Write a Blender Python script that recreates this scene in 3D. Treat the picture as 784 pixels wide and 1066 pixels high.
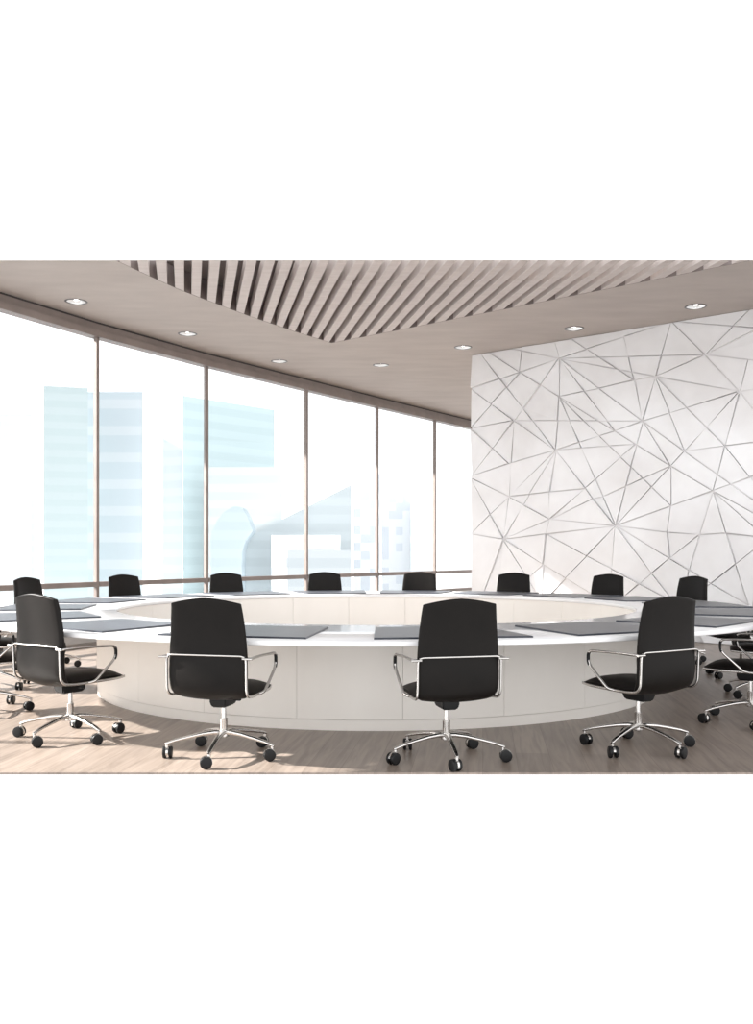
import bpy, bmesh, math, random
from mathutils import Vector, Matrix
from mathutils.geometry import delaunay_2d_cdt

random.seed(7)
for o in list(bpy.data.objects):
    bpy.data.objects.remove(o)
S = bpy.context.scene
C = S.collection
PI = math.pi

# ------------------------------------------------------------------ camera
F_PX, EYE = 971.0, 1.281
cam_d = bpy.data.cameras.new('camera')
cam = bpy.data.objects.new('camera', cam_d)
C.objects.link(cam)
cam.location = (0, 0, EYE)
cam.rotation_euler = (PI / 2, 0, 0)
cam_d.sensor_fit = 'AUTO'
cam_d.sensor_width = 36.0
cam_d.lens = F_PX * 36.0 / 1066.0
cam_d.shift_y = 43.0 / 1066.0
cam_d.shift_x = 0.0
cam_d.clip_end = 5000
S.camera = cam

# ------------------------------------------------------------------ sky, sun, exposure
W = bpy.data.worlds.new('sky')
S.world = W
W.use_nodes = True
nt = W.node_tree
nt.nodes.clear()
wo = nt.nodes.new('ShaderNodeOutputWorld')
bg = nt.nodes.new('ShaderNodeBackground')
tc = nt.nodes.new('ShaderNodeTexCoord')
sep = nt.nodes.new('ShaderNodeSeparateXYZ')
mr = nt.nodes.new('ShaderNodeMapRange')
mr.interpolation_type = 'SMOOTHSTEP'
mr.inputs['From Min'].default_value = -0.35
mr.inputs['From Max'].default_value = 0.45
mx = nt.nodes.new('ShaderNodeMix')
mx.data_type = 'RGBA'
mx.inputs['A'].default_value = (2.25, 2.26, 2.28, 1)     # bright sky of the sky, behind the viewer
mx.inputs['B'].default_value = (1.5, 1.5, 1.51, 1)     # hazy white sky over the city
nt.links.new(tc.outputs['Generated'], sep.inputs[0])
nt.links.new(sep.outputs['Y'], mr.inputs['Value'])
nt.links.new(mr.outputs[0], mx.inputs['Factor'])
zr = nt.nodes.new('ShaderNodeMapRange')                    # greyer overcast overhead
zr.interpolation_type = 'SMOOTHSTEP'
zr.inputs['From Min'].default_value = 0.56
zr.inputs['From Max'].default_value = 0.80
zm = nt.nodes.new('ShaderNodeMix')
zm.data_type = 'RGBA'
zm.inputs['B'].default_value = (0.40, 0.40, 0.41, 1)
nt.links.new(sep.outputs['Z'], zr.inputs['Value'])
nt.links.new(zr.outputs[0], zm.inputs['Factor'])
nt.links.new(mx.outputs['Result'], zm.inputs['A'])
lr = nt.nodes.new('ShaderNodeMapRange')                    # below the horizon
lr.interpolation_type = 'SMOOTHSTEP'
lr.inputs['From Min'].default_value = -0.05
lr.inputs['From Max'].default_value = -0.30
lm = nt.nodes.new('ShaderNodeMix')
lm.data_type = 'RGBA'
lm.inputs['B'].default_value = (1.25, 1.245, 1.24, 1)
nt.links.new(sep.outputs['Z'], lr.inputs['Value'])
nt.links.new(lr.outputs[0], lm.inputs['Factor'])
nt.links.new(zm.outputs['Result'], lm.inputs['A'])
nt.links.new(lm.outputs['Result'], bg.inputs['Color'])
bg.inputs['Strength'].default_value = 1.0
nt.links.new(bg.outputs[0], wo.inputs[0])

sun_d = bpy.data.lights.new('sun', 'SUN')
sun_d.energy = 22.0
sun_d.color = (1.0, 0.955, 0.90)
sun_d.angle = math.radians(1.2)
sun = bpy.data.objects.new('sun', sun_d)
C.objects.link(sun)
SUN_AZ, SUN_EL = math.radians(5), math.radians(31)
to_sun = Vector((-math.cos(SUN_AZ) * math.cos(SUN_EL), math.sin(SUN_AZ) * math.cos(SUN_EL), math.sin(SUN_EL)))
sun.rotation_euler = to_sun.to_track_quat('Z', 'Y').to_euler()
sun.location = (-20, 20, 20)

S.view_settings.view_transform = 'Standard'
S.view_settings.look = 'None'
S.view_settings.exposure = 0.0
S.view_settings.gamma = 1.0
S.view_settings.use_curve_mapping = False

# ------------------------------------------------------------------ helpers
def obj(name, bm, mats, parent=None, smooth=False, angle=40):
    me = bpy.data.meshes.new(name)
    bmesh.ops.recalc_face_normals(bm, faces=bm.faces)
    bm.to_mesh(me)
    bm.free()
    if not isinstance(mats, (list, tuple)):
        mats = [mats]
    for m in mats:
        me.materials.append(m)
    if smooth:
        for p in me.polygons:
            p.use_smooth = True
        try:
            me.set_sharp_from_angle(angle=math.radians(angle))
        except Exception:
            pass
    o = bpy.data.objects.new(name, me)
    C.objects.link(o)
    if parent:
        o.parent = parent
    return o

def thing(name, label, cat, loc=(0, 0, 0), rz=0, group=None):
    o = bpy.data.objects.new(name, None)
    o.empty_display_size = 0.1
    C.objects.link(o)
    o.location = loc
    o.rotation_euler = (0, 0, rz)
    tag(o, label, cat, group)
    return o

def tag(o, label, cat, group=None):
    o['label'] = label
    o['category'] = cat
    if group:
        o['group'] = group
    return o

def struct(name, bm, mats, parent=None, **k):
    o = obj(name, bm, mats, parent, **k)
    if not parent:
        o['kind'] = 'structure'
    return o

def dup(root, loc, rz, label, group=None):
    r = root.copy()
    C.objects.link(r)
    r.location = loc
    r.rotation_euler = (0, 0, rz)
    r['label'] = label
    if group:
        r['group'] = group
    for ch in list(root.children):
        c = ch.copy()
        C.objects.link(c)
        c.parent = r
        for g in list(ch.children):
            d = g.copy()
            C.objects.link(d)
            d.parent = c
    return r

def add_box(bm, lo, hi, M=None, mi=0):
    vs = []
    for x in (lo[0], hi[0]):
        for y in (lo[1], hi[1]):
            for z in (lo[2], hi[2]):
                p = Vector((x, y, z))
                vs.append(bm.verts.new(M @ p if M else p))
    for f in ((0, 1, 3, 2), (4, 6, 7, 5), (0, 4, 5, 1), (2, 3, 7, 6), (0, 2, 6, 4), (1, 5, 7, 3)):
        fc = bm.faces.new([vs[i] for i in f])
        fc.material_index = mi
    return vs

def add_rings(bm, rings, close=True, cap=True, mi=0):
    """skin a list of closed rings of points"""
    R = [[bm.verts.new(p) for p in r] for r in rings]
    n = len(R[0])
    for a, b in zip(R, R[1:]):
        for i in range(n):
            j = (i + 1) % n
            f = bm.faces.new((a[i], a[j], b[j], b[i]))
            f.material_index = mi
    if cap:
        f = bm.faces.new(list(reversed(R[0]))); f.material_index = mi
        f = bm.faces.new(R[-1]); f.material_index = mi
    return R

def add_lathe(bm, prof, n=24, M=None, mi=0, closed=False):
    """prof: list of (r, z) revolved about z"""
    rows = []
    for r, z in prof:
        row = []
        for i in range(n):
            a = 2 * PI * i / n
            p = Vector((r * math.cos(a), r * math.sin(a), z))
            row.append(bm.verts.new(M @ p if M else p))
        rows.append(row)
    pairs = list(zip(rows, rows[1:]))
    if closed:
        pairs.append((rows[-1], rows[0]))
    for a, b in pairs:
        for i in range(n):
            j = (i + 1) % n
            f = bm.faces.new((a[i], a[j], b[j], b[i]))
            f.material_index = mi
    if not closed:
        f = bm.faces.new(list(reversed(rows[0]))); f.material_index = mi
        f = bm.faces.new(rows[-1]); f.material_index = mi

def fillet(pts, r, n=5):
    """round the corners of a polyline"""
    P = [Vector(p) for p in pts]
    out = [P[0]]
    for i in range(1, len(P) - 1):
        rr = r[i - 1] if isinstance(r, (list, tuple)) else r
        a, b, c = P[i - 1], P[i], P[i + 1]
        u, v = (a - b), (c - b)
        d = min(rr, u.length * .49, v.length * .49)
        p0, p2 = b + u.normalized() * d, b + v.normalized() * d
        for k in range(n + 1):
            t = k / n
            out.append(p0 * (1 - t) ** 2 + b * 2 * t * (1 - t) + p2 * t * t)
    out.append(P[-1])
    return out

def add_sweep(bm, pts, w, h, n=10, mi=0, up=(0, 0, 1), power=1.0):
    """sweep a (super)elliptic section w x h along pts; w across, h along 'up'"""
    P = [Vector(p) for p in pts]
    rings = []
    upv = Vector(up)
    for i, p in enumerate(P):
        if i == 0: t = P[1] - P[0]
        elif i == len(P) - 1: t = P[-1] - P[-2]
        else: t = (P[i + 1] - P[i]).normalized() + (P[i] - P[i - 1]).normalized()
        t.normalize()
        if i == 0:
            s = t.cross(upv)
            if s.length < 1e-4: s = t.cross(Vector((1, 0, 0)))
            s.normalize()
        else:
            s = s - t * s.dot(t)
            s.normalize()
        u = s.cross(t)
        ww = w[i] if isinstance(w, (list, tuple)) else w
        hh = h[i] if isinstance(h, (list, tuple)) else h
        ring = []
        for k in range(n):
            a = 2 * PI * (k + .5) / n
            ca, sa = math.cos(a), math.sin(a)
            ca = math.copysign(abs(ca) ** power, ca)
            sa = math.copysign(abs(sa) ** power, sa)
            ring.append(p + s * ca * ww / 2 + u * sa * hh / 2)
        rings.append(ring)
    add_rings(bm, rings, mi=mi)

def add_prism(bm, poly, z0, z1, mi=0):
    add_rings(bm, [[(x, y, z0) for x, y in poly], [(x, y, z1) for x, y in poly]], mi=mi)

# ------------------------------------------------------------------ materials
def new_mat(name):
    m = bpy.data.materials.new(name)
    m.use_nodes = True
    n = m.node_tree
    b = n.nodes.get('Principled BSDF')
    return m, n, b

def mat(name, col, rough=.5, metal=0, coat=0, spec=.5):
    m, n, b = new_mat(name)
    b.inputs['Base Color'].default_value = (*col, 1)
    b.inputs['Roughness'].default_value = rough
    b.inputs['Metallic'].default_value = metal
    b.inputs['Coat Weight'].default_value = coat
    b.inputs['Specular IOR Level'].default_value = spec
    return m

def nodes_noise(n, scale, detail=4, stretch=None, rough=.55):
    t = n.nodes.new('ShaderNodeTexCoord')
    mp = n.nodes.new('ShaderNodeMapping')
    if stretch:
        mp.inputs['Scale'].default_value = stretch
    ns = n.nodes.new('ShaderNodeTexNoise')
    ns.inputs['Scale'].default_value = scale
    ns.inputs['Detail'].default_value = detail
    ns.inputs['Roughness'].default_value = rough
    n.links.new(t.outputs['Object'], mp.inputs[0])
    n.links.new(mp.outputs[0], ns.inputs['Vector'])
    return ns, mp

def mottled(name, c0, c1, scale, rough=.5, stretch=None, bump=0, coat=0, lo=.35, hi=.65, spec=.5, detail=4, rot=None):
    m, n, b = new_mat(name)
    ns, mp = nodes_noise(n, scale, detail, stretch)
    if rot: mp.inputs['Rotation'].default_value = rot
    r = n.nodes.new('ShaderNodeValToRGB')
    r.color_ramp.elements[0].position = lo
    r.color_ramp.elements[0].color = (*c0, 1)
    r.color_ramp.elements[1].position = hi
    r.color_ramp.elements[1].color = (*c1, 1)
    n.links.new(ns.outputs['Fac'], r.inputs[0])
    n.links.new(r.outputs[0], b.inputs['Base Color'])
    b.inputs['Roughness'].default_value = rough
    b.inputs['Coat Weight'].default_value = coat
    b.inputs['Specular IOR Level'].default_value = spec
    if bump:
        bp = n.nodes.new('ShaderNodeBump')
        bp.inputs['Strength'].default_value = bump
        bp.inputs['Distance'].default_value = .002
        n.links.new(ns.outputs['Fac'], bp.inputs['Height'])
        n.links.new(bp.outputs[0], b.inputs['Normal'])
    return m

def leather():
    m, n, b = new_mat('black_leather')
    ns, _ = nodes_noise(n, 9, 6)
    r = n.nodes.new('ShaderNodeValToRGB')
    r.color_ramp.elements[0].color = (.0035, .0028, .0024, 1)
    r.color_ramp.elements[1].color = (.009, .007, .006, 1)
    n.links.new(ns.outputs['Fac'], r.inputs[0])
    n.links.new(r.outputs[0], b.inputs['Base Color'])
    rr = n.nodes.new('ShaderNodeMapRange')
    b.inputs['Specular IOR Level'].default_value = .14
    rr.inputs['To Min'].default_value = .36
    rr.inputs['To Max'].default_value = .52
    n.links.new(ns.outputs['Fac'], rr.inputs['Value'])
    n.links.new(rr.outputs[0], b.inputs['Roughness'])
    v, _ = nodes_noise(n, 260, 2)
    bp = n.nodes.new('ShaderNodeBump')
    bp.inputs['Strength'].default_value = .12
    bp.inputs['Distance'].default_value = .001
    n.links.new(v.outputs['Fac'], bp.inputs['Height'])
    n.links.new(bp.outputs[0], b.inputs['Normal'])
    return m

def wood_floor():
    m, n, b = new_mat('oak_planks')
    t = n.nodes.new('ShaderNodeTexCoord')
    mp = n.nodes.new('ShaderNodeMapping')
    mp.inputs['Rotation'].default_value = (0, 0, math.radians(90 - 6.5) * -1)
    n.links.new(t.outputs['Object'], mp.inputs[0])
    br = n.nodes.new('ShaderNodeTexBrick')
    br.offset = .37
    br.inputs['Scale'].default_value = 1
    br.inputs['Brick Width'].default_value = 2.3
    br.inputs['Row Height'].default_value = .21
    br.inputs['Mortar Size'].default_value = .0016
    br.inputs['Mortar Smooth'].default_value = .2
    br.inputs['Color1'].default_value = (.265, .215, .182, 1)
    br.inputs['Color2'].default_value = (.205, .166, .14, 1)
    br.inputs['Mortar'].default_value = (.13, .10, .08, 1)
    n.links.new(mp.outputs[0], br.inputs['Vector'])
    # grain runs along the boards
    mp2 = n.nodes.new('ShaderNodeMapping')
    mp2.inputs['Scale'].default_value = (1.1, 16, 1)
    n.links.new(mp.outputs[0], mp2.inputs[0])
    wv = n.nodes.new('ShaderNodeTexNoise')
    wv.inputs['Scale'].default_value = 1.6
    wv.inputs['Detail'].default_value = 7
    wv.inputs['Distortion'].default_value = .8
    n.links.new(mp2.outputs[0], wv.inputs['Vector'])
    r = n.nodes.new('ShaderNodeValToRGB')
    r.color_ramp.elements[0].position = .33
    r.color_ramp.elements[0].color = (.62, .60, .58, 1)
    r.color_ramp.elements[1].position = .62
    r.color_ramp.elements[1].color = (1.25, 1.245, 1.24, 1)
    n.links.new(wv.outputs['Fac'], r.inputs[0])
    mu = n.nodes.new('ShaderNodeMix')
    mu.data_type = 'RGBA'
    mu.blend_type = 'MULTIPLY'
    mu.inputs['Factor'].default_value = .6
    n.links.new(br.outputs['Color'], mu.inputs['A'])
    n.links.new(r.outputs[0], mu.inputs['B'])
    n.links.new(mu.outputs['Result'], b.inputs['Base Color'])
    b.inputs['Roughness'].default_value = .36
    bp = n.nodes.new('ShaderNodeBump')
    bp.inputs['Strength'].default_value = .15
    bp.inputs['Distance'].default_value = .002
    n.links.new(wv.outputs['Fac'], bp.inputs['Height'])
    n.links.new(bp.outputs[0], b.inputs['Normal'])
    return m

def glass_mat():
    m = bpy.data.materials.new('window_glass')
    m.use_nodes = True
    n = m.node_tree
    n.nodes.clear()
    o = n.nodes.new('ShaderNodeOutputMaterial')
    tr = n.nodes.new('ShaderNodeBsdfTransparent')
    tr.inputs[0].default_value = (.985, .995, 1, 1)
    gl = n.nodes.new('ShaderNodeBsdfGlossy')
    gl.inputs['Roughness'].default_value = .02
    lw = n.nodes.new('ShaderNodeLayerWeight')
    lw.inputs['Blend'].default_value = .5
    pw = n.nodes.new('ShaderNodeMath'); pw.operation = 'POWER'; pw.inputs[1].default_value = 5
    n.links.new(lw.outputs['Facing'], pw.inputs[0])
    fr = n.nodes.new('ShaderNodeMath'); fr.operation = 'MULTIPLY_ADD'
    fr.inputs[1].default_value = .6; fr.inputs[2].default_value = .02
    n.links.new(pw.outputs[0], fr.inputs[0])
    mxs = n.nodes.new('ShaderNodeMixShader')
    n.links.new(fr.outputs[0], mxs.inputs[0])
    n.links.new(tr.outputs[0], mxs.inputs[1])
    n.links.new(gl.outputs[0], mxs.inputs[2])
    n.links.new(mxs.outputs[0], o.inputs[0])
    return m

def facade(name, c_wall, c_band, floor_h=3.6, band=.5, grid=None):
    m, n, b = new_mat(name)
    t = n.nodes.new('ShaderNodeTexCoord')
    s = n.nodes.new('ShaderNodeSeparateXYZ')
    n.links.new(t.outputs['Object'], s.inputs[0])
    if grid:
        a = n.nodes.new('ShaderNodeMath'); a.operation = 'ADD'
        n.links.new(s.outputs['X'], a.inputs[0]); n.links.new(s.outputs['Y'], a.inputs[1])
        c = n.nodes.new('ShaderNodeCombineXYZ')
        n.links.new(a.outputs[0], c.inputs[0]); n.links.new(s.outputs['Z'], c.inputs[1])
        sn = n.nodes.new('ShaderNodeVectorMath'); sn.operation = 'SNAP'
        sn.inputs[1].default_value = (grid, floor_h * .5, 1)
        n.links.new(c.outputs[0], sn.inputs[0])
        wn = n.nodes.new('ShaderNodeTexWhiteNoise'); wn.noise_dimensions = '2D'
        n.links.new(sn.outputs[0], wn.inputs['Vector'])
        gt = n.nodes.new('ShaderNodeMath'); gt.operation = 'GREATER_THAN'
        gt.inputs[1].default_value = 1 - band
        n.links.new(wn.outputs['Value'], gt.inputs[0])
        fac = gt.outputs[0]
    else:
        d = n.nodes.new('ShaderNodeMath'); d.operation = 'DIVIDE'; d.inputs[1].default_value = floor_h
        n.links.new(s.outputs['Z'], d.inputs[0])
        fr = n.nodes.new('ShaderNodeMath'); fr.operation = 'FRACT'
        n.links.new(d.outputs[0], fr.inputs[0])
        gt = n.nodes.new('ShaderNodeMath'); gt.operation = 'LESS_THAN'; gt.inputs[1].default_value = band
        n.links.new(fr.outputs[0], gt.inputs[0])
        fac = gt.outputs[0]
    mx_ = n.nodes.new('ShaderNodeMix'); mx_.data_type = 'RGBA'
    mx_.inputs['A'].default_value = (*c_wall, 1)
    mx_.inputs['B'].default_value = (*c_band, 1)
    n.links.new(fac, mx_.inputs['Factor'])
    n.links.new(mx_.outputs['Result'], b.inputs['Base Color'])
    b.inputs['Roughness'].default_value = .7
    b.inputs['Specular IOR Level'].default_value = .2
    return m

def emit_mat(name, col, st):
    m, n, b = new_mat(name)
    b.inputs['Base Color'].default_value = (*col, 1)
    b.inputs['Emission Color'].default_value = (*col, 1)
    b.inputs['Emission Strength'].default_value = st
    return m

M = {}
M['leather'] = leather()
M['chrome'] = mat('polished_chrome', (.56, .54, .52), .14, 1)
M['satin'] = mat('satin_chrome', (.60, .58, .56), .24, 1)
M['black_plastic'] = mat('black_plastic', (.008, .008, .0085), .45, spec=.25)
M['table_white'] = mottled('white_marble_top', (.80, .79, .80), (.88, .87, .87), 2.2, .16, None, 0, .3, .38, .6)
M['table_base'] = mottled('cream_veneer', (.84, .80, .75), (.885, .85, .80), 1.3, .42, (1, 1, .5), 0)
M['seam'] = mat('seam', (.60, .56, .52), .7)
M['pad'] = mottled('slate_leather_pad', (.030, .035, .047), (.045, .051, .066), 30, .33, None, .1)
M['ceiling'] = mottled('taupe_plaster', (.42, .37, .34), (.49, .435, .40), 1.1, .6, (1, 3, 1), 0, 0, .3, .7)
M['slat'] = mottled('pale_taupe_slat', (.56, .50, .475), (.62, .56, .535), 2.2, .6, (1, 6, 1))
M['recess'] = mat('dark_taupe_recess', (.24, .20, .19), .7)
M['frame'] = mottled('taupe_aluminium', (.20, .165, .15), (.25, .205, .185), 3, .42)
M['gap'] = mat('shadow_gap', (.05, .045, .045), .8)  # near-black colour stands in for the shade inside the ceiling joint
M['wall'] = mottled('white_relief_panel', (.755, .74, .74), (.87, .87, .88), .8, .45)
M['groove'] = mat('grey_groove', (.74, .72, .72), .7)
M['floor'] = wood_floor()
M['glass'] = glass_mat()
M['concrete'] = mat('pale_concrete', (.55, .52, .49), .8)
M['lamp'] = emit_mat('downlight_lamp', (1, .99, .97), 9)
M['reflector'] = mat('downlight_reflector', (.72, .72, .72), .3, .6)
M['ring'] = mat('downlight_ring', (.16, .155, .15), .3, 1)
M['ground'] = mat('pale_ground', (.62, .64, .65), .9)

# ------------------------------------------------------------------ structure: the window wall curve (plan x, y)
MULL = [(-8.75, 2.05), (-8.05, 4.42), (-7.22, 6.75), (-6.28, 9.04), (-5.22, 11.37), (-4.09, 13.62), (-2.87, 15.72),
        (-1.36, 18.04), (0.01, 20.12), (1.38, 22.14), (2.79, 24.20), (4.25, 26.25)]
CEIL_Z, HEAD_Z, RAIL_Z, CURB_Z = 4.66, 4.43, 0.83, 0.36
FLOOR_Y = 5.45           # the floor is built from here on
CEIL_Y = 10.76           # the ceiling is built from here on
CUT = 0.314              # splay of the cut through the ceiling void

def smooth_curve(P, n=6):
    out = []
    for i in range(len(P) - 1):
        p0, p1, p2, p3 = (Vector(P[max(i - 1, 0)]), Vector(P[i]), Vector(P[i + 1]), Vector(P[min(i + 2, len(P) - 1)]))
        for k in range(n):
            t = k / n
            out.append(tuple(.5 * (2 * p1 + (p2 - p0) * t + (2 * p0 - 5 * p1 + 4 * p2 - p3) * t * t + (3 * p1 - 3 * p2 + p3 - p0) * t ** 3)))
    out.append(tuple(P[-1]))
    return out

def clip_y(P, y0):
    """part of an ascending polyline with y >= y0"""
    out = []
    for a, b in zip(P, P[1:]):
        if a[1] < y0 <= b[1]:
            t = (y0 - a[1]) / (b[1] - a[1])
            out.append((a[0] + t * (b[0] - a[0]), y0))
        if b[1] >= y0:
            out.append(b)
    if P[0][1] >= y0:
        out.insert(0, P[0])
    return out

WIN = smooth_curve([(x, y) for x, y in MULL])

# floor
bm = bmesh.new()
left = clip_y([(x - .12, y) for x, y in WIN], FLOOR_Y)
poly = left + [(12, 26.2), (12, FLOOR_Y)]
add_prism(bm, poly, -.012, 0)
floor = struct('floor', bm, M['floor'])

# ceiling with the slatted opening and round holes for the lamps
LIGHTS = [(-4.03, 12.52), (-2.91, 14.36), (-1.71, 16.41), (0.08, 16.74), (1.42, 15.30), (2.97, 14.02), (4.37, 12.77)]
REC_L = [(-3.01, 10.76), (-2.78, 11.35), (-2.59, 11.81), (-2.44, 12.13), (-2.18, 12.62), (-1.84, 13.24), (-1.49, 13.82), (-1.15, 14.36), (-0.72, 14.99)]
REC_L = smooth_curve(REC_L, 3)
REC = REC_L + [(0.11, 14.31), (4.34, 10.76)]
edge = clip_y(WIN, CEIL_Y)
outer = edge + [(9, 26.2), (9, CEIL_Y), (4.34, CEIL_Y)] + list(reversed(REC))[1:-1] + [(-3.01, CEIL_Y)]
verts, edges = [], []
def loop(P):
    b0 = len(verts)
    verts.extend(Vector(p) for p in P)
    edges.extend((b0 + i, b0 + (i + 1) % len(P)) for i in range(len(P)))
loop(outer)
for lx, ly in LIGHTS:
    loop([(lx + .128 * math.cos(a * PI / 10), ly + .128 * math.sin(a * PI / 10)) for a in range(20)])
def inside(p, poly):
    c = False
    for (x0, y0), (x1, y1) in zip(poly, poly[1:] + poly[:1]):
        if (y0 > p[1]) != (y1 > p[1]) and p[0] < (x1 - x0) * (p[1] - y0) / (y1 - y0) + x0:
            c = not c
    return c
vo, eo, fo, *_ = delaunay_2d_cdt(verts, edges, [], 0, 1e-5)
bm = bmesh.new()
bv = [bm.verts.new((v.x, v.y, CEIL_Z)) for v in vo]
for f in fo:
    c = sum((vo[i] for i in f), Vector((0, 0))) / len(f)
    if inside(c, outer) and all((c - Vector(l)).length > .126 for l in LIGHTS):
        bm.faces.new([bv[i] for i in f])
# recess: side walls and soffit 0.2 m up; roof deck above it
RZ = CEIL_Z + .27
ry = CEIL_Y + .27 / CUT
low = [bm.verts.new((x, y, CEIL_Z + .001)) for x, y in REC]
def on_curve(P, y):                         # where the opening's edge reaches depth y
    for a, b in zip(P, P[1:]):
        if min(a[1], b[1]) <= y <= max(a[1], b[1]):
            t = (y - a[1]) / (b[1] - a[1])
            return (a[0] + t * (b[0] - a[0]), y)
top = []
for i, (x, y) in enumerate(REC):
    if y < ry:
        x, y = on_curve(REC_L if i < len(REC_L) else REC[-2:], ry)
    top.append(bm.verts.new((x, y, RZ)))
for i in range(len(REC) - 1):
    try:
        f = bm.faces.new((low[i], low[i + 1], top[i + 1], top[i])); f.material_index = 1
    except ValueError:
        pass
DZ = CEIL_Z + .28
dy = CEIL_Y + .28 / CUT
deck = clip_y([(x - .1, y) for x, y in WIN], dy) + [(9, 26.2), (9, dy)]
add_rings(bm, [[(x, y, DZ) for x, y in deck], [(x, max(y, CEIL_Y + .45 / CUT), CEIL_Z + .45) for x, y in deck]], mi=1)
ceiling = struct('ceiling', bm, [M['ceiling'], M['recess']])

# slats: parallel bars hung flush in the opening, each a part of the ceiling
SD = Vector((-.2034, 1.0))                 # run of the bars in plan
def slat_span(x0):
    """y-range of the line x = x0 - .2034 (y - 10.76) inside the opening"""
    ys = []
    for a, b in zip(REC, REC[1:]):
        fa = a[0] - (x0 + SD.x * (a[1] - CEIL_Y)); fb = b[0] - (x0 + SD.x * (b[1] - CEIL_Y))
        if fa * fb < 0:
            t = fa / (fa - fb)
            ys.append(a[1] + t * (b[1] - a[1]))
    return max(ys) if ys else None
SW, SP, SH = .116, .2105, .19
n_slat = 0
x0 = -2.99 + .02
while x0 < 4.3:
    bm = bmesh.new()
    pts = []
    ya, yb = slat_span(x0), slat_span(x0 + SW)
    if ya is None: ya = CEIL_Y + .03 if yb else None
    if yb is None: yb = CEIL_Y + .03 if ya else None
    if ya and yb and min(ya, yb) > CEIL_Y + .01:
        zb, zt = CEIL_Z + .004, CEIL_Z + .004 + SH
        cut = SH / CUT
        def P(xx, y, z): return (xx + SD.x * (y - CEIL_Y), y, z)
        yb0, ya0 = CEIL_Y, CEIL_Y
        ca, cb = min(cut, ya - ya0 - .002), min(cut, yb - yb0 - .002)      # splayed end
        r0 = [P(x0, ya0, zb), P(x0 + SW, yb0, zb), P(x0 + SW, yb0 + cb, zb + cb * CUT), P(x0, ya0 + ca, zb + ca * CUT)]
        r1 = [P(x0, ya, zb), P(x0 + SW, yb, zb), P(x0 + SW, yb, zb + cb * CUT), P(x0, ya, zb + ca * CUT)]
        add_rings(bm, [r0, r1])
        obj('slat', bm, M['slat'], ceiling)
        n_slat += 1
    else:
        bm.free()
    x0 += SP

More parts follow.
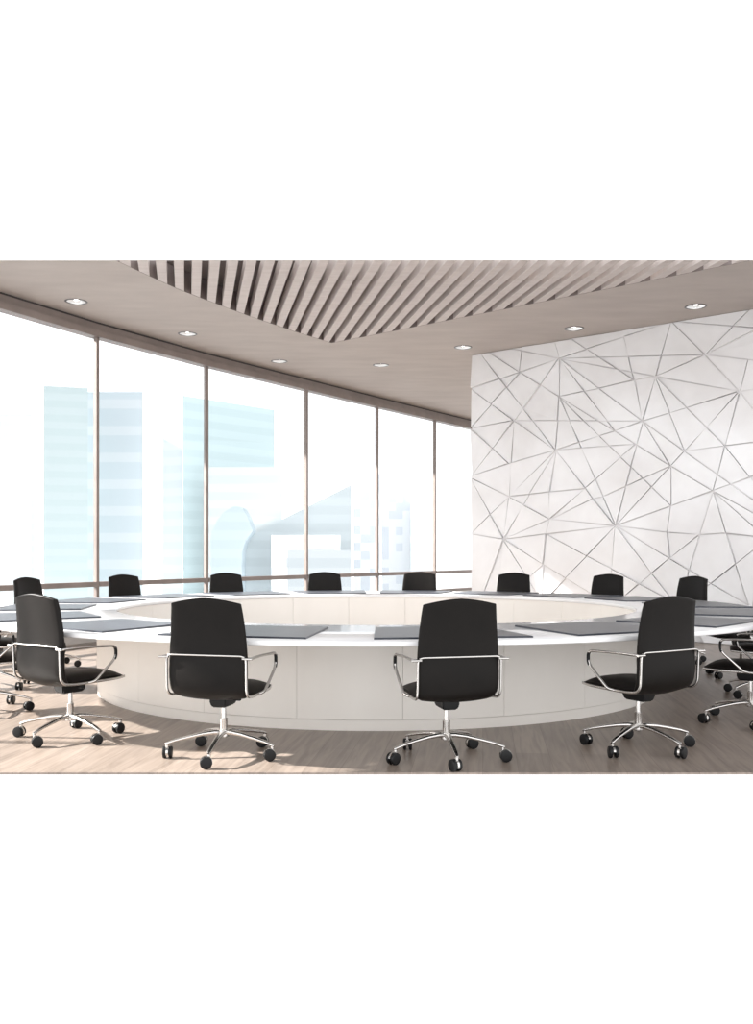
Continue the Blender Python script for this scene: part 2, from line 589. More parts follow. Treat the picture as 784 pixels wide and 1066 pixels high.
# relief wall on the right: a real pattern of raised facets with grooves between
P0 = Vector((1.63, 15.93)); WD = Vector((.7654, -.6436)); WN = Vector((-.6436, -.7654))
UMAX, VMAX = 8.4, CEIL_Z
WALL_LINES = [
(0.013,4.09,0.975,4.245),(0.975,4.245,0.361,4.66),(0.975,4.245,1.01,4.664),(0.975,4.245,1.692,4.376),(0.975,4.245,1.692,3.768),
(0.975,4.245,0.013,3.413),(0.013,4.09,0.86,3.465),(0.202,4.649,1.625,2.926),(0.764,4.668,1.692,4.376),(1.596,4.673,1.692,4.376),
(1.692,4.376,3.523,4.678),(1.692,4.376,4.025,4.115),(1.692,4.376,3.29,3.894),(1.692,4.376,3.089,3.252),(1.692,4.376,2.642,3.145),
(1.692,4.376,1.692,3.768),(1.692,4.376,0.86,3.465),(1.874,4.678,2.958,3.881),(1.692,3.768,3.29,3.894),(2.761,4.677,3.089,3.252),
(3.523,4.678,3.29,3.894),(3.523,4.678,4.025,4.115),(4.025,4.115,4.512,3.535),(3.523,4.678,6.077,4.054),(4.683,4.686,4.025,4.115),
(4.025,4.115,5.256,4.544),(4.025,4.115,5.617,3.716),(4.512,3.535,4.715,4.282),(3.29,3.894,4.025,4.115),(3.29,3.894,4.512,3.535),
(3.29,3.894,3.089,3.252),(3.29,3.894,3.725,2.76),(3.29,3.894,4.312,2.792),(4.512,3.535,3.089,3.252),(4.512,3.535,3.725,2.76),
(4.512,3.535,4.312,2.792),(4.312,2.792,4.138,2.169),(4.512,3.535,5.378,2.283),(0.86,3.465,3.089,3.252),(3.089,3.252,1.625,2.926),
(3.089,3.252,2.656,1.701),(3.089,3.252,3.523,2.559),(3.089,3.252,3.725,2.76),(1.692,3.768,3.523,2.559),(1.692,3.768,3.529,1.973),
(1.692,3.768,2.656,1.701),(1.692,3.768,1.625,2.926),(1.625,2.926,2.974,2.918),(2.974,2.918,1.52,1.826),(1.625,2.926,2.656,1.701),
(1.625,2.926,0.86,3.465),(1.625,2.926,0.013,2.591),(1.625,2.926,0.757,2.218),(1.625,2.926,0.658,1.519),(1.625,2.926,1.52,2.262),
(1.52,2.262,1.52,1.826),(0.86,3.465,0.757,2.218),(0.757,2.218,0.658,1.519),(0.86,3.465,0.013,2.591),(0.013,3.413,0.764,2.764),
(0.013,3.413,0.86,3.465),(0.013,2.591,0.757,2.218),(0.757,2.218,1.52,1.826),(0.013,2.591,0.658,1.519),(0.757,2.218,2.136,2.287),
(2.136,2.287,2.974,2.918),(2.278,2.124,2.445,2.152),(0.013,1.611,0.757,2.218),(0.013,1.611,0.658,1.519),(0.658,1.519,1.52,1.826),
(0.658,1.519,1.454,1.591),(1.454,1.591,2.656,1.701),(1.52,1.826,2.278,2.124),(1.52,1.826,2.656,1.701),(1.52,1.826,1.454,1.591),
(1.454,1.591,1.403,1.103),(1.403,1.103,1.38,-0.02),(1.454,1.591,3.299,0.698),(2.656,1.701,1.276,0.379),(0.658,1.519,2.456,0.557),
(1.403,1.103,1.061,0.841),(0.658,1.519,1.399,0.445),(0.658,1.519,0.487,0.01),(0.658,1.519,-0.277,0.053),(2.656,1.701,3.523,2.559),
(2.656,1.701,4.138,2.169),(2.656,1.701,3.946,1.55),(3.946,1.55,4.328,1.565),(4.328,1.565,5.256,1.449),(2.656,1.701,4.338,0.726),
(2.656,1.701,3.71,0.388),(2.656,1.701,2.58,1.016),(3.529,1.973,3.523,2.559),(3.529,1.973,3.474,1.591),(3.474,1.591,3.504,1.208),
(3.946,1.55,2.424,0.319),(4.138,2.169,3.784,1.002),(3.784,1.002,3.696,0.388),(4.138,2.169,4.715,0.298),(4.138,2.169,5.617,0.812),
(4.138,2.169,5.617,1.294),(3.725,2.76,5.256,1.591),(4.138,2.169,4.654,2.337),(4.654,2.337,5.378,2.591),(4.312,2.792,4.654,2.337),
(4.654,2.337,5.256,1.488),(3.725,2.76,3.523,2.559),(3.725,2.76,4.312,2.792),(4.312,2.792,5.378,2.848),(3.523,2.559,4.138,2.169),
(3.523,2.559,2.445,2.152),(5.617,2.055,3.523,0.38),(4.512,3.535,5.378,3.592),(2.656,1.701,2.58,1.016),(2.58,1.016,2.52,0.338),
]

MIR = 5.25
def clip_seg(p, q, umax):
    t0, t1 = 0., 1.
    d = q - p
    for pp, dd, lo, hi in ((p.x, d.x, 0, umax), (p.y, d.y, 0, VMAX)):
        if abs(dd) < 1e-9:
            if pp < lo or pp > hi: return None
        else:
            a, b = (lo - pp) / dd, (hi - pp) / dd
            if a > b: a, b = b, a
            t0, t1 = max(t0, a), min(t1, b)
    return (p + d * t0, p + d * t1) if t1 - t0 > 1e-6 else None
def to_edge(p, q):
    # run a line that nearly reaches the border of the wall out to it
    d = (q - p).normalized()
    if q.y < .95 and d.y < 0: q = q + d * ((q.y + .02) / -d.y)
    if q.y > 4.5 and d.y > 0: q = q + d * ((VMAX + .02 - q.y) / d.y)
    if q.x < .08: q = Vector((0 if d.x > -.05 else -.01, q.y))
    return q
clipped = []
for a, b, c, d in WALL_LINES:
    p, q = Vector((a, b)), Vector((c, d))
    p, q = to_edge(q, p), to_edge(p, q)
    s = clip_seg(p, q, MIR)
    if s:
        clipped.append(s)
        m = clip_seg(Vector((2 * MIR - s[0].x, s[0].y)), Vector((2 * MIR - s[1].x, s[1].y)), UMAX)   # the part beyond the frame
        if m: clipped.append(m)
cverts, cedges = [], []
for p, q in clipped:
    cverts += [p, q]
    cedges.append((len(cverts) - 2, len(cverts) - 1))
b0 = len(cverts)
cverts += [Vector((0, 0)), Vector((UMAX, 0)), Vector((UMAX, VMAX)), Vector((0, VMAX))]
cedges += [(b0, b0 + 1), (b0 + 1, b0 + 2), (b0 + 2, b0 + 3), (b0 + 3, b0)]
vo, eo, fo, *_ = delaunay_2d_cdt(cverts, cedges, [], 0, .02)
# trace the faces of the arrangement from the input edges only
vo_, eo_, fo_, ov, oe, of = delaunay_2d_cdt(cverts, cedges, [], 0, .02)
con = set()
for e, src in zip(eo_, oe):
    if src: con.add(tuple(sorted(e)))
V2 = [Vector(v) for v in vo_]
changed = True
while changed:                              # prune loose ends
    deg = {}
    for a, b in con:
        deg[a] = deg.get(a, 0) + 1; deg[b] = deg.get(b, 0) + 1
    bad = {e for e in con if deg[e[0]] < 2 or deg[e[1]] < 2}
    con -= bad
    changed = bool(bad)
nbr = {}
for a, b in con:
    nbr.setdefault(a, []).append(b); nbr.setdefault(b, []).append(a)
for a in nbr:
    nbr[a].sort(key=lambda b: math.atan2(V2[b].y - V2[a].y, V2[b].x - V2[a].x))
seen, facets = set(), []
for a in nbr:
    for b in nbr[a]:
        if (a, b) in seen: continue
        fce, p, q = [], a, b
        while (p, q) not in seen:
            seen.add((p, q)); fce.append(p)
            L = nbr[q]; i = L.index(p)
            p, q = q, L[(i - 1) % len(L)]
        pts = [V2[i] for i in fce]
        ar = sum(pts[i].x * pts[(i + 1) % len(pts)].y - pts[(i + 1) % len(pts)].x * pts[i].y for i in range(len(pts))) / 2
        if 0 < ar < 30: facets.append(pts)
def wpt(u, v, h):
    p = P0 + WD * u + WN * h
    return Vector((p.x, p.y, v))
bm = bmesh.new()
rnd = random.Random(3)
GAP = .0085
for pts in facets:
    # drop collinear points, then inset by the groove half width
    cl = []
    for i, p in enumerate(pts):
        a, b = pts[i - 1], pts[(i + 1) % len(pts)]
        if (p - a).length < 1e-4: continue
        if abs((p - a).normalized().cross((b - p).normalized())) > .012: cl.append(p)
    if len(cl) < 3: continue
    ins, ok = [], True
    for i, p in enumerate(cl):
        a, b = cl[i - 1], cl[(i + 1) % len(cl)]
        d0, d1 = (p - a).normalized(), (b - p).normalized()
        n0, n1 = Vector((-d0.y, d0.x)), Vector((-d1.y, d1.x))
        k = n0 + n1
        den = 1 + n0.dot(n1)
        off = k * (GAP / max(den, .06))
        if off.length > .12: off = off.normalized() * .12
        ins.append(p + off)
    ar = sum(ins[i].x * ins[(i + 1) % len(ins)].y - ins[(i + 1) % len(ins)].x * ins[i].y for i in range(len(ins))) / 2
    if ar < .0008: continue
    c = sum(ins, Vector((0, 0))) / len(ins)
    gx, gy = rnd.gauss(0, .07), rnd.gauss(0, .07)
    mxr = max((p - c).length for p in ins)
    hs = [.036 + max(-.030, min(.030, gx * (p.x - c.x) + gy * (p.y - c.y))) for p in ins]
    ft = [bm.verts.new(wpt(p.x, p.y, h)) for p, h in zip(ins, hs)]
    bt = [bm.verts.new(wpt(p.x, p.y, 0)) for p in ins]
    bm.faces.new(ft)
    for i in range(len(ins)):
        j = (i + 1) % len(ins)
        bm.faces.new((bt[i], bt[j], ft[j], ft[i]))
A = [wpt(0, 0, 0), wpt(UMAX, 0, 0), wpt(UMAX, 0, -.35), wpt(0, 0, -.35)]
B = [Vector((p.x, p.y, VMAX)) for p in A]
n0 = len(bm.faces)
add_rings(bm, [A, B])
bm.faces.ensure_lookup_table()
for f in bm.faces[n0:]:
    f.material_index = 1
wall_right = struct('wall_right', bm, [M['wall'], M['groove']])

# window bays: mullion, rails, head profile and a pane each
def seg_frame(a, b):
    a, b = Vector(a), Vector(b)
    t = (b - a); L = t.length; t.normalize()
    Mx = Matrix(((t.x, -t.y, 0, a.x), (t.y, t.x, 0, a.y), (0, 0, 1, 0), (0, 0, 0, 1)))
    return Mx, L
wn = 0
for a, b in zip(MULL, MULL[1:]):
    wn += 1
    Mx, L = seg_frame(a, b)               # local x along the bay, y to the outside
    bm = bmesh.new()
    add_box(bm, (-.026, -.03, CURB_Z + .06), (.026, .03, HEAD_Z), Mx)          # mullion
    add_box(bm, (.032, -.04, RAIL_Z - .037), (L - .032, .05, RAIL_Z + .037), Mx)   # mid rail
    add_box(bm, (-.032, -.06, CURB_Z), (L - .032, .07, CURB_Z + .06), Mx)      # sill rail
    fr = struct('window_%d' % wn, bm, M['frame'])
    bm = bmesh.new()
    add_box(bm, (.033, .001, CURB_Z + .061), (L - .033, .009, RAIL_Z - .038), Mx)
    add_box(bm, (.033, .001, RAIL_Z + .038), (L - .033, .009, HEAD_Z - .001), Mx)
    obj('glass_pane', bm, M['glass'], fr)
bm = bmesh.new()
bg_ = bmesh.new()
for a, b in zip(MULL, MULL[1:]):
    Mx, L = seg_frame(a, b)
    add_box(bm, (-.01, -.07, HEAD_Z), (L + .01, .10, HEAD_Z + .095), Mx)
    add_box(bm, (-.01, -.03, HEAD_Z + .095), (L + .01, .12, CEIL_Z - .032), Mx)
    add_box(bg_, (-.01, -.01, CEIL_Z - .032), (L + .01, .12, CEIL_Z - .001), Mx)
head = struct('trim_1', bm, M['frame'])
obj('shadow_gap', bg_, M['gap'], head)
bm = bmesh.new()
for a, b in zip(MULL, MULL[1:]):
    Mx, L = seg_frame(a, b)
    add_box(bm, (-.01, -.06, 0), (L + .01, .12, CURB_Z), Mx)
struct('baseboard_left', bm, M['concrete'])
# added, unseen parapet and canopy over the far bays, blocking the sun
bm = bmesh.new()
for a, b in list(zip(MULL, MULL[1:]))[6:]:
    Mx, L = seg_frame(a, b)
    add_box(bm, (0, .12, DZ), (L, .27, 6.20), Mx)
can = [(-2.80, 15.78), (-8.8, 15.78), (-6.45, 18.15)]
for a, b in list(zip(MULL, MULL[1:]))[7:]:
    Mx, L = seg_frame(a, b)
    p = Mx @ Vector((0, 4.3, 0)); can.append((p.x, p.y))
can += [(x - .2, y + .15) for x, y in reversed(MULL[7:-1])]
add_prism(bm, can, 6.08, 6.195)
struct('sun_block_canopy', bm, M['concrete'])
# tall wall added out of view above the window head, to block sun
bm = bmesh.new()
UP = MULL[:5] + [(-4.93, 11.95)]
for a, b in zip(UP, UP[1:]):
    Mx, L = seg_frame(a, b)
    add_box(bm, (-.01, .0, CEIL_Z), (L + .01, .25, 11.5), Mx)
Mx, L = seg_frame((-5.66, 10.5), (-4.93, 11.95))
add_box(bm, (0, .25, 4.9), (L, 2.4, 5.0), Mx)            # added unseen ledge, keeps sun off the table's inner wall
struct('sun_block_wall', bm, M['concrete'])

# ------------------------------------------------------------------ round table
TC = (0.0, 9.43)
RO, RI, RB, TZ = 3.80, 2.53, 2.71, 0.75
table = thing('conference_table', 'large white ring-shaped conference table on a cream panelled drum base', 'table', (TC[0], TC[1], 0))
bm = bmesh.new()
e = .004
add_lathe(bm, [(RI, TZ - .032 + e), (RI + e, TZ - .032), (RO - e, TZ - .032), (RO, TZ - .032 + e), (RO, TZ - e), (RO - e, TZ), (RI + e, TZ), (RI, TZ - e)], 160, closed=True)
obj('tabletop', bm, M['table_white'], table, smooth=True, angle=50)
def drum(name, r, r2, z0, z1, n, off, inward):
    """curved veneer panels with fine seams between them"""
    bm = bmesh.new()
    per = 8
    gap = .0013 / r
    for k in range(n):
        a0 = off + 2 * PI * k / n + gap
        a1 = off + 2 * PI * (k + 1) / n - gap
        rings = []
        for i in range(per + 1):
            a = a0 + (a1 - a0) * i / per
            ca, sa = math.sin(a), -math.cos(a)
            rings.append([(r * ca, r * sa, z0), (r2 * ca, r2 * sa, z0), (r2 * ca, r2 * sa, z1), (r * ca, r * sa, z1)])
        add_rings(bm, rings)
    return obj(name, bm, M['table_base'], table, smooth=True, angle=30)
drum('outer_panels', RB, RB - .02, .079, TZ - .032, 22, math.radians(4.0 - 180 * 0), False)
drum('inner_panels', RI + .012, RI + .03, .079, TZ - .032, 22, math.radians(-8.3), True)
bm = bmesh.new()
add_lathe(bm, [(RI + .034, .06), (RB - .024, .06), (RB - .024, TZ - .033), (RI + .034, TZ - .033)], 120, closed=True)
obj('carcass', bm, M['seam'], table, smooth=True)
bm = bmesh.new()
add_lathe(bm, [(RI + .016, 0), (RB - .004, 0), (RB - .004, .076), (RI + .016, .076)], 160, closed=True)
obj('plinth', bm, M['table_base'], table, smooth=True, angle=50)

# ------------------------------------------------------------------ chairs
def rounded_ring(cx, w, y0, y1, z, n=5, bow=0.0, tilt=None):
    """closed ring: width w, from depth y0 (front) to y1 (back), rounded ends; z may vary with x"""
    pts = []
    t = (y0 - y1) / 2; cy = (y0 + y1) / 2
    hw = w / 2
    xs = [-hw + t * .9 + (2 * hw - 1.8 * t) * i / 10 for i in range(11)]
    front = [(x, cy + t) for x in xs]
    back = [(x, cy - t) for x in reversed(xs)]
    rt = [(xs[-1] + math.sin(a) * t * .9, cy + math.cos(a) * t) for a in (PI / 5, 2 * PI / 5, PI / 2, 3 * PI / 5, 4 * PI / 5)]
    lt = [(xs[0] - math.sin(a) * t * .9, cy - math.cos(a) * t) for a in (PI / 5, 2 * PI / 5, PI / 2, 3 * PI / 5, 4 * PI / 5)]
    for x, y in front + rt + back + lt:
        zz = z(x) if callable(z) else z
        pts.append((x, y + bow * (x / hw) ** 2, zz))
    return pts

def interp(tab, t):
    for (a, va), (b, vb) in zip(tab, tab[1:]):
        if t <= b:
            k = (t - a) / (b - a)
            k = max(0, min(1, k))
            return va + (vb - va) * k
    return tab[-1][1]

def catmull(tab, t):
    for i in range(len(tab) - 1):
        if t <= tab[i + 1][0] or i == len(tab) - 2:
            x0, y0 = tab[max(i - 1, 0)]; x1, y1 = tab[i]; x2, y2 = tab[i + 1]; x3, y3 = tab[min(i + 2, len(tab) - 1)]
            k = (t - x1) / (x2 - x1)
            m1 = (y2 - y0) / (x2 - x0) * (x2 - x1); m2 = (y3 - y1) / (x3 - x1) * (x2 - x1)
            return (2 * k ** 3 - 3 * k ** 2 + 1) * y1 + (k ** 3 - 2 * k ** 2 + k) * m1 + (-2 * k ** 3 + 3 * k ** 2) * y2 + (k ** 3 - k ** 2) * m2

def backrest_mesh():
    bm = bmesh.new()
    # profile of the shell: z -> y of its middle, z -> width
    YM = [(.395, -.180), (.42, -.222), (.46, -.248), (.54, -.260), (.66, -.258), (.80, -.264), (.92, -.280), (1.0, -.298)]
    WD_ = [(.395, .42), (.41, .468), (.44, .500), (.52, .512), (.66, .508), (.80, .490), (.97, .456), (1.0, .45)]
    TH = [(.395, .02), (.41, .036), (.46, .044), (.9, .040), (.965, .036), (.985, .028), (1.0, .012)]
    zs = [.395, .40, .41, .425, .45, .48, .52, .57, .62, .66, .70, .75, .80, .85, .90, .935, .950, .962, .970, .975]
    rings = []
    for z in zs:
        w = catmull(WD_, z); y = catmull(YM, z); th = interp(TH, z)
        k = max(0, (z - .80) / .175) ** 1.6
        kb = max(0, 1 - (z - .395) / .06)
        f = lambda x, z=z, k=k, kb=kb, w=w: z + k * .034 * (1 - min(1, abs(2 * x / w)) ** 1.6) - kb * .012 * (1 - (2 * x / w) ** 2)
        rings.append(rounded_ring(0, w, y + th / 2, y - th / 2, f, bow=.022))
    # close the top softly
    w = .446
    y = catmull(YM, .985)
    f = lambda x: .979 + .034 * (1 - min(1, 2 * abs(x) / w) ** 1.6)
    rings.append(rounded_ring(0, w, y + .008, y - .008, f, bow=.022))
    add_rings(bm, rings)
    return bm

def seat_mesh():
    bm = bmesh.new()
    # from the bend at the back to the thin front lip; ring in the x-z plane
    Y = [-.185, -.18, -.165, -.14, -.08, 0, .08, .16, .22, .26, .285, .300, .307]
    TOP = [(-.185, .440), (-.165, .456), (-.10, .468), (.02, .474), (.14, .470), (.22, .462), (.27, .446), (.307, .422)]
    BOT = [(-.185, .420), (-.165, .405), (-.10, .398), (.02, .402), (.14, .406), (.22, .409), (.27, .411), (.307, .413)]
    WID = [(-.185, .40), (-.165, .44), (-.1, .458), (.1, .458), (.22, .448), (.27, .43), (.295, .40), (.307, .36)]
    rings = []
    for y in Y:
        zt, zb, w = catmull(TOP, y), catmull(BOT, y), catmull(WID, y)
        r = []
        hw = w / 2
        n = 12
        for i in range(n + 1):
            x = -hw + w * i / n
            s = (1 - abs(x / hw) ** 4)
            r.append((x, y, zb + (zt - zb) * (.35 + .65 * s)))
        for i in range(n + 1):
            x = hw - w * i / n
            r.append((x * .985, y, zb))
        rings.append(r)
    add_rings(bm, rings)
    return bm

def frame_mesh():
    bm = bmesh.new()
    half = [(.205, .300, .413), (.236, .20, .408), (.250, -.14, .404), (.259, -.262, .418), (.259, -.272, .665)]
    pts = half + [(0, -.292, .667)] + [(-x, y, z) for x, y, z in reversed(half)]
    path = fillet(pts, [.05, .10, .09, .04, .10, .04, .09, .10, .05], 6)
    add_sweep(bm, path, .011, .017, 10, power=.6)
    return bm

def armrest_mesh(s):
    bm = bmesh.new()
    pts = [(s * .250, -.276, .650), (s * .286, -.274, .650), (s * .290, -.10, .653), (s * .290, .160, .645), (s * .290, .158, .560), (s * .274, .0, .416), (s * .248, -.035, .406)]
    path = fillet(pts, [.022, .03, .055, .06, .02], 7)
    add_sweep(bm, path, .018, .017, 10, power=.8)
    # short stub that bolts the arm to the frame
    add_sweep(bm, [(s * .240, -.284, .650), (s * .304, -.284, .650)], .014, .014, 10)
    return bm

def arm_pad_mesh(s):
    bm = bmesh.new()
    pts = fillet([(s * .290, .075, .648), (s * .290, .160, .645), (s * .290, .158, .560), (s * .286, .118, .5235)], [.055, .06], 7)
    add_sweep(bm, pts[5:-3], .021, .020, 10, power=.8)
    return bm

def caster_mesh():
    """twin-wheel caster, pivot at the origin (top of the stem), wheels touch z = -0.085"""
    bm = bmesh.new()
    add_lathe(bm, [(.007, -.040), (.007, .002)], 10, mi=0)
    add_sweep(bm, [(0, .004, -.020), (0, -.012, -.026), (0, -.030, -.050)], [.020, .022, .018], [.010, .014, .016], 8, mi=0)
    for sx in (-1, 1):
        Mw = Matrix.Translation((sx * .0185, -.018, -.048)) @ Matrix.Rotation(PI / 2, 4, 'Y')
        add_lathe(bm, [(.010, -.011), (.031, -.011), (.036, -.009), (.037, -.004), (.037, .004), (.035, .009), (.028, .011), (.010, .011)], 22, Mw, 1)
    # bright hood between the wheels
    rings = []
    for k in range(10):
        a = math.radians(-20 + 190 * k / 9)
        y, z = math.cos(a), math.sin(a)
        rings.append([(dx, -.018 + y * rr, -.048 + z * rr) for dx, rr in ((-.0072, .022), (.0072, .022), (.0072, .0395), (-.0072, .0395))])
    add_rings(bm, rings, mi=0)
    return bm

def base_leg_mesh():
    bm = bmesh.new()
    P = [(.012, 0, .150), (.06, 0, .153), (.13, 0, .146), (.21, 0, .131), (.295, 0, .113), (.352, 0, .095), (.362, 0, .091)]
    add_sweep(bm, P, [.044, .042, .038, .034, .030, .026, .016], [.030, .028, .025, .022, .019, .016, .012], 12, power=.75)
    add_lathe(bm, [(.010, .072), (.010, .094)], 12, Matrix.Translation((.350, 0, 0)))
    return bm

def make_chair(label, group):
    t = thing('office_chair', label, 'chair', (0, 0, 0), 0, group)
    obj('backrest', backrest_mesh(), M['leather'], t, smooth=True, angle=70)
    obj('seat', seat_mesh(), M['leather'], t, smooth=True, angle=60)
    obj('seat_frame', frame_mesh(), M['satin'], t, smooth=True, angle=60)
    for s in (-1, 1):
        a = obj('armrest', armrest_mesh(s), M['chrome'], t, smooth=True, angle=60)
        obj('arm_pad', arm_pad_mesh(s), M['black_plastic'], a, smooth=True, angle=60)
    bm = bmesh.new()
    add_rings(bm, [[(-.055, -.10, .400), (.055, -.10, .400), (.055, .09, .400), (-.055, .09, .400)],
                   [(-.055, -.10, .345), (.055, -.10, .345), (.055, .09, .345), (-.055, .09, .345)],
                   [(-.044, -.085, .318), (.044, -.085, .318), (.044, .075, .318), (-.044, .075, .318)]])
    bmesh.ops.bevel(bm, geom=list(bm.edges), offset=.007, segments=2, affect='EDGES')
    add_lathe(bm, [(.014, .03), (.016, .05), (.016, .098), (.013, .102)], 14, Matrix.Translation((0, .03, .362)) @ Matrix.Rotation(PI / 2, 4, 'Y'))
    obj('tilt_mechanism', bm, M['black_plastic'], t, smooth=True, angle=40)
    bm = bmesh.new()
    add_lathe(bm, [(.0150, .23), (.0150, .319)], 20)
    add_lathe(bm, [(.021, .12), (.023, .128), (.023, .232), (.024, .235), (.024, .240), (.0155, .242)], 24)
    obj('gas_lift', bm, M['satin'], t, smooth=True, angle=40)
    bm = bmesh.new()
    add_lathe(bm, [(.022, .118), (.034, .124), (.036, .150), (.030, .166), (.0225, .170)], 24)
    obj('base_hub', bm, M['satin'], t, smooth=True, angle=40)
    for k in range(5):
        l = obj('base_leg', base_leg_mesh(), M['satin'], t, smooth=True, angle=50)
        l.rotation_euler = (0, 0, 2 * PI * k / 5)
        c = obj('caster', caster_mesh(), [M['chrome'], M['black_plastic']], l, smooth=True, angle=45)
        c.location = (.350, 0, .085)
    return t

GR = 'black leather office chairs around the ring table'
def polar(deg, r=3.85):
    a = math.radians(deg)
    return (TC[0] + r * math.sin(a), TC[1] - r * math.cos(a), 0)
# x, y, heading (degrees, turned right of straight ahead), turn of the star base, label
CH = [
    (-2.127, 6.48, 36, 32, 'black leather office chair at the near left, with another backrest rising behind it'),
    (-0.966, 5.90, 14, 49, 'black leather office chair second from the left in the near row, right armrest showing'),
    (0.435, 5.81, -13, -12, 'black leather office chair third in the near row, seen squarely from behind'),
    (1.716, 6.12, -31, 12, 'black leather office chair at the right end of the near row, seat pointing left'),
]
SIDE = {47.5: (2.83, 7.06, -58, 185), 70: (3.50, 8.37, -70, 130), 92: (3.80, 9.70, -92, 140), 276: (-3.67, 8.90, 84, -24), 299.5: (-3.17, 7.57, 58, 8)}
for d, yaw, lab in [
    (47.5, -50, 'black office chair cut by the right edge, nearest of the three there'),
    (70, -70, 'black office chair at the right edge, middle of three, mostly hidden behind the nearest'),
    (92, -92, 'black office chair at the right edge, farthest of the three, seat under the tabletop'),
    (113.8, None, 'black leather chair before the white relief wall, rightmost backrest across the table'),
    (132.5, None, 'black leather chair across the table before the relief wall, second backrest from the right'),
    (152.1, None, 'black leather chair across the table by the corner where window meets relief wall'),
    (171.3, None, 'black leather chair across the table, before the narrow panes left of the relief wall'),
    (190.5, None, 'black leather chair across the table just right of the third mullion'),
    (210.6, None, 'black leather chair across the table just right of the second mullion'),
    (232, None, 'black leather chair across the table just right of the leftmost mullion'),
    (254, None, 'black leather backrest at the far left, rising behind the near left chair'),
    (276, None, 'black leather office chair cut by the left edge, the farther of the two there'),
    (299.5, None, 'black leather office chair cut by the left edge, the nearer of the two there'),
]:
    x, y, _ = polar(d)
    bt = random.uniform(0, 72)
    yaw = -d if yaw is None else yaw
    if d in SIDE: x, y, yaw, bt = SIDE[d]
    CH.append((x, y, yaw, bt, lab))
first = None
for x, y, yaw, bt, lab in CH:
    rz = -math.radians(yaw)
    if first is None:
        first = make_chair(lab, GR)
        first.location = (x, y, 0); first.rotation_euler = (0, 0, rz)
        c = first
    else:
        c = dup(first, (x, y, 0), rz, lab, GR)
    k = 0
    for ch in c.children:
        if ch.name.startswith('base_leg'):
            ch.rotation_euler = (0, 0, math.radians(bt) - rz + 2 * PI * k / 5)
            k += 1
            for w in ch.children:
                w.rotation_euler = (0, 0, random.uniform(0, 2 * PI))

# ------------------------------------------------------------------ desk pads
def pad_mesh():
    bm = bmesh.new()
    q = [(-.505, -3.70 + .035), (.505, -3.70 + .035), (.385, -2.83), (-.385, -2.83)]
    rings = [[(x * k0, y + (0 if k0 == 1 else (.004 if y < -3 else -.004)), z) for x, y in q] for k0, z in ((1, .0005), (1, .009), (.993, .012))]
    add_rings(bm, rings)
    return bm
pad = None
PAD = [(-37.5, 'slate grey desk pad before the near left chair, on the white table'),
       (-14.6, 'slate grey desk pad partly hidden by the second chair of the near row'),
       (7.6, 'slate blue desk pad partly hidden by the third chair of the near row'),
       (28.3, 'dark grey desk pad left of the chair at the right end of the near row'),
       (48.5, 'dark grey desk pad nearest the viewer of those at the right edge'),
       (70, 'dark grey desk pad on the right of the table, second nearest at the right edge'),
       (92, 'dark grey desk pad on the right of the table, third nearest at the right edge'),
       (113.8, 'grey desk pad at the far right, lying before the rightmost far chair'),
       (132.5, 'grey desk pad before the second far chair from the right'),
       (152.1, 'grey desk pad before the far chair beside the corner of the relief wall'),
       (171.3, 'thin grey desk pad before the far chair in front of the narrow window panes'),
       (190.5, 'thin grey desk pad before the far chair at the middle of the window'),
       (210.6, 'pale grey desk pad before the far chair right of the second mullion'),
       (232, 'pale grey desk pad before the far chair right of the leftmost mullion'),
       (254, 'pale grey desk pad at the far left, behind the top of the near left chair'),
       (276, 'pale grey desk pad at the left edge, second from the front on that side'),
       (299.5, 'pale grey desk pad at the left edge just behind the near left chair')]
for d, lab in PAD:
    if pad is None:
        pad = obj('desk_pad', pad_mesh(), M['pad']); p = pad
    else:
        p = pad.copy(); C.objects.link(p)
    p.location = (TC[0], TC[1], TZ)
    p.rotation_euler = (0, 0, math.radians(d))
    tag(p, lab, 'desk pad', 'desk pads laid around the ring table')

# ------------------------------------------------------------------ recessed ceiling lights
LL = ['round recessed ceiling light at the far left, above the leftmost window pane',
      'round recessed ceiling light second from the left, above the window',
      'round recessed ceiling light third from the left, left of the slatted opening tip',
      'round recessed ceiling light in the middle, nearest to the tip of the slatted opening',
      'round recessed ceiling light at the left corner of the relief wall',
      'round recessed ceiling light second from the right, above the relief wall',
      'round recessed ceiling light at the far right, above the relief wall']
lamp0 = None
for (x, y), lab in zip(LIGHTS, LL):
    if lamp0 is None:
        lamp0 = thing('ceiling_light', lab, 'ceiling light', (x, y, CEIL_Z), 0, 'recessed lights in the ceiling border')
        bm = bmesh.new()
        add_lathe(bm, [(.124, .0), (.124, -.007), (.140, -.007), (.150, -.003), (.150, .0)], 32, closed=True)
        obj('trim_ring', bm, M['ring'], lamp0, smooth=True, angle=30)
        bm = bmesh.new()
        add_lathe(bm, [(.1235, .0), (.118, .025), (.102, .045), (.075, .056), (.075, .06), (.106, .05), (.122, .028), (.127, .0)], 32, closed=True)
        obj('reflector', bm, M['reflector'], lamp0, smooth=True, angle=60)
        bm = bmesh.new()
        add_lathe(bm, [(.010, .020), (.034, .025), (.050, .042), (.055, .057)], 24)
        obj('lamp', bm, M['lamp'], lamp0, smooth=True, angle=60)
    else:
        dup(lamp0, (x, y, CEIL_Z), 0, lab, 'recessed lights in the ceiling border')

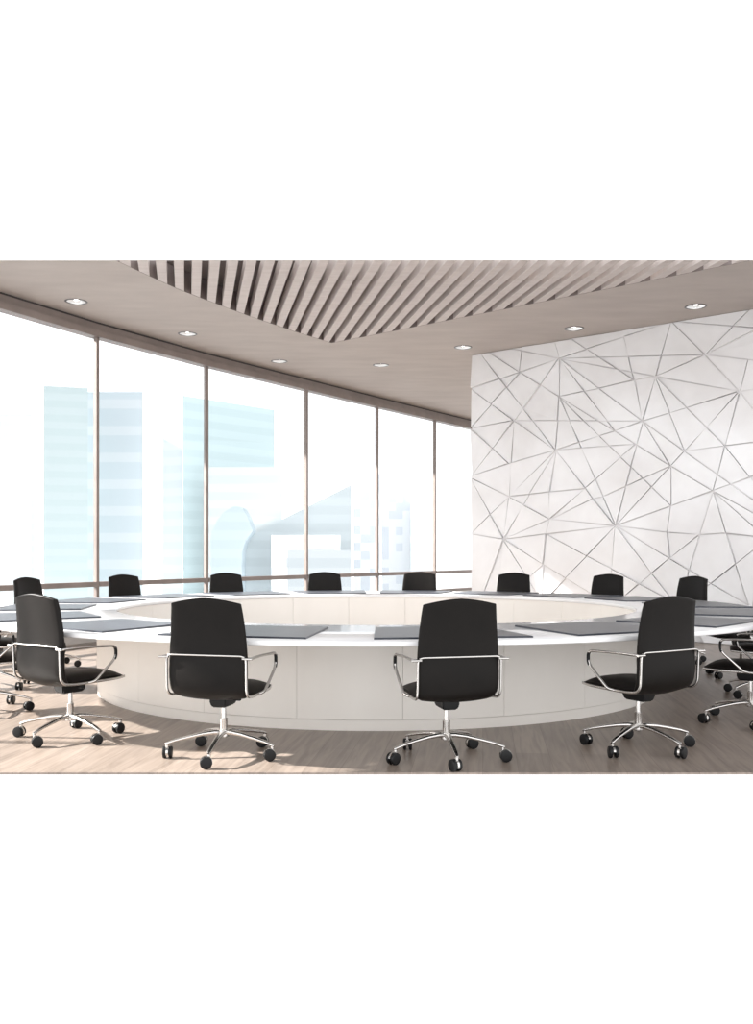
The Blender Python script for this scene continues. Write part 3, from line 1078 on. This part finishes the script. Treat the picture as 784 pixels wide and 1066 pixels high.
# ------------------------------------------------------------------ city outside
bm = bmesh.new()
add_prism(bm, [(-900, 260), (900, 260), (1500, 2500), (-1500, 2500)], -41, -40)
struct('ground', bm, M['ground'])
G = -40
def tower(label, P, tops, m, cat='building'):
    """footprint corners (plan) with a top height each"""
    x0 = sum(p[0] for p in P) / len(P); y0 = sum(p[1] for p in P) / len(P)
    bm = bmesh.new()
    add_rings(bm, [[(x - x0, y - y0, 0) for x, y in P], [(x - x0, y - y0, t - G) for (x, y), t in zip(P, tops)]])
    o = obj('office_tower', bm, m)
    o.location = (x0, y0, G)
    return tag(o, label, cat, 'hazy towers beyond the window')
def at(px, D):                             # plan point seen at image column px, D metres away
    return ((px - 392.5) / F_PX * D, D)
def zt(py, D):
    return EYE + (576 - py) / F_PX * D
fa = lambda *a, **k: facade(*a, **k)  # haze is put into these pale, low-contrast facade colours
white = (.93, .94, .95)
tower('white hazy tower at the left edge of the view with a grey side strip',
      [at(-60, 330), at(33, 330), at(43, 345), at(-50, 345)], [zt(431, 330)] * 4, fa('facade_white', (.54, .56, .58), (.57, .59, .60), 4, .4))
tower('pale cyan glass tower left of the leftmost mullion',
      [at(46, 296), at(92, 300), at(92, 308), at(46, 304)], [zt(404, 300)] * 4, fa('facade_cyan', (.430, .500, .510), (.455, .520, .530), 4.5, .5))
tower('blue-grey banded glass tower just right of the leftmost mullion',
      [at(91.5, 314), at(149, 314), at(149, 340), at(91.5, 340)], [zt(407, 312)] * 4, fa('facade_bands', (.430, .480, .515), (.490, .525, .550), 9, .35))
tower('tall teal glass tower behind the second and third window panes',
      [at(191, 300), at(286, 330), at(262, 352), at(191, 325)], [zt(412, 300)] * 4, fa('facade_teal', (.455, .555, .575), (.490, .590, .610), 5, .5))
tower('paler left face of the tall teal tower, set apart as a slim block',
      [at(168, 306), at(190.5, 302), at(190.5, 312), at(168, 314)], [zt(423, 306), zt(413, 302), zt(413, 302), zt(423, 306)], fa('facade_teal_left', (.50, .55, .58), (.54, .59, .61), 5, .5))  # left face of the teal tower, built apart in a paler colour
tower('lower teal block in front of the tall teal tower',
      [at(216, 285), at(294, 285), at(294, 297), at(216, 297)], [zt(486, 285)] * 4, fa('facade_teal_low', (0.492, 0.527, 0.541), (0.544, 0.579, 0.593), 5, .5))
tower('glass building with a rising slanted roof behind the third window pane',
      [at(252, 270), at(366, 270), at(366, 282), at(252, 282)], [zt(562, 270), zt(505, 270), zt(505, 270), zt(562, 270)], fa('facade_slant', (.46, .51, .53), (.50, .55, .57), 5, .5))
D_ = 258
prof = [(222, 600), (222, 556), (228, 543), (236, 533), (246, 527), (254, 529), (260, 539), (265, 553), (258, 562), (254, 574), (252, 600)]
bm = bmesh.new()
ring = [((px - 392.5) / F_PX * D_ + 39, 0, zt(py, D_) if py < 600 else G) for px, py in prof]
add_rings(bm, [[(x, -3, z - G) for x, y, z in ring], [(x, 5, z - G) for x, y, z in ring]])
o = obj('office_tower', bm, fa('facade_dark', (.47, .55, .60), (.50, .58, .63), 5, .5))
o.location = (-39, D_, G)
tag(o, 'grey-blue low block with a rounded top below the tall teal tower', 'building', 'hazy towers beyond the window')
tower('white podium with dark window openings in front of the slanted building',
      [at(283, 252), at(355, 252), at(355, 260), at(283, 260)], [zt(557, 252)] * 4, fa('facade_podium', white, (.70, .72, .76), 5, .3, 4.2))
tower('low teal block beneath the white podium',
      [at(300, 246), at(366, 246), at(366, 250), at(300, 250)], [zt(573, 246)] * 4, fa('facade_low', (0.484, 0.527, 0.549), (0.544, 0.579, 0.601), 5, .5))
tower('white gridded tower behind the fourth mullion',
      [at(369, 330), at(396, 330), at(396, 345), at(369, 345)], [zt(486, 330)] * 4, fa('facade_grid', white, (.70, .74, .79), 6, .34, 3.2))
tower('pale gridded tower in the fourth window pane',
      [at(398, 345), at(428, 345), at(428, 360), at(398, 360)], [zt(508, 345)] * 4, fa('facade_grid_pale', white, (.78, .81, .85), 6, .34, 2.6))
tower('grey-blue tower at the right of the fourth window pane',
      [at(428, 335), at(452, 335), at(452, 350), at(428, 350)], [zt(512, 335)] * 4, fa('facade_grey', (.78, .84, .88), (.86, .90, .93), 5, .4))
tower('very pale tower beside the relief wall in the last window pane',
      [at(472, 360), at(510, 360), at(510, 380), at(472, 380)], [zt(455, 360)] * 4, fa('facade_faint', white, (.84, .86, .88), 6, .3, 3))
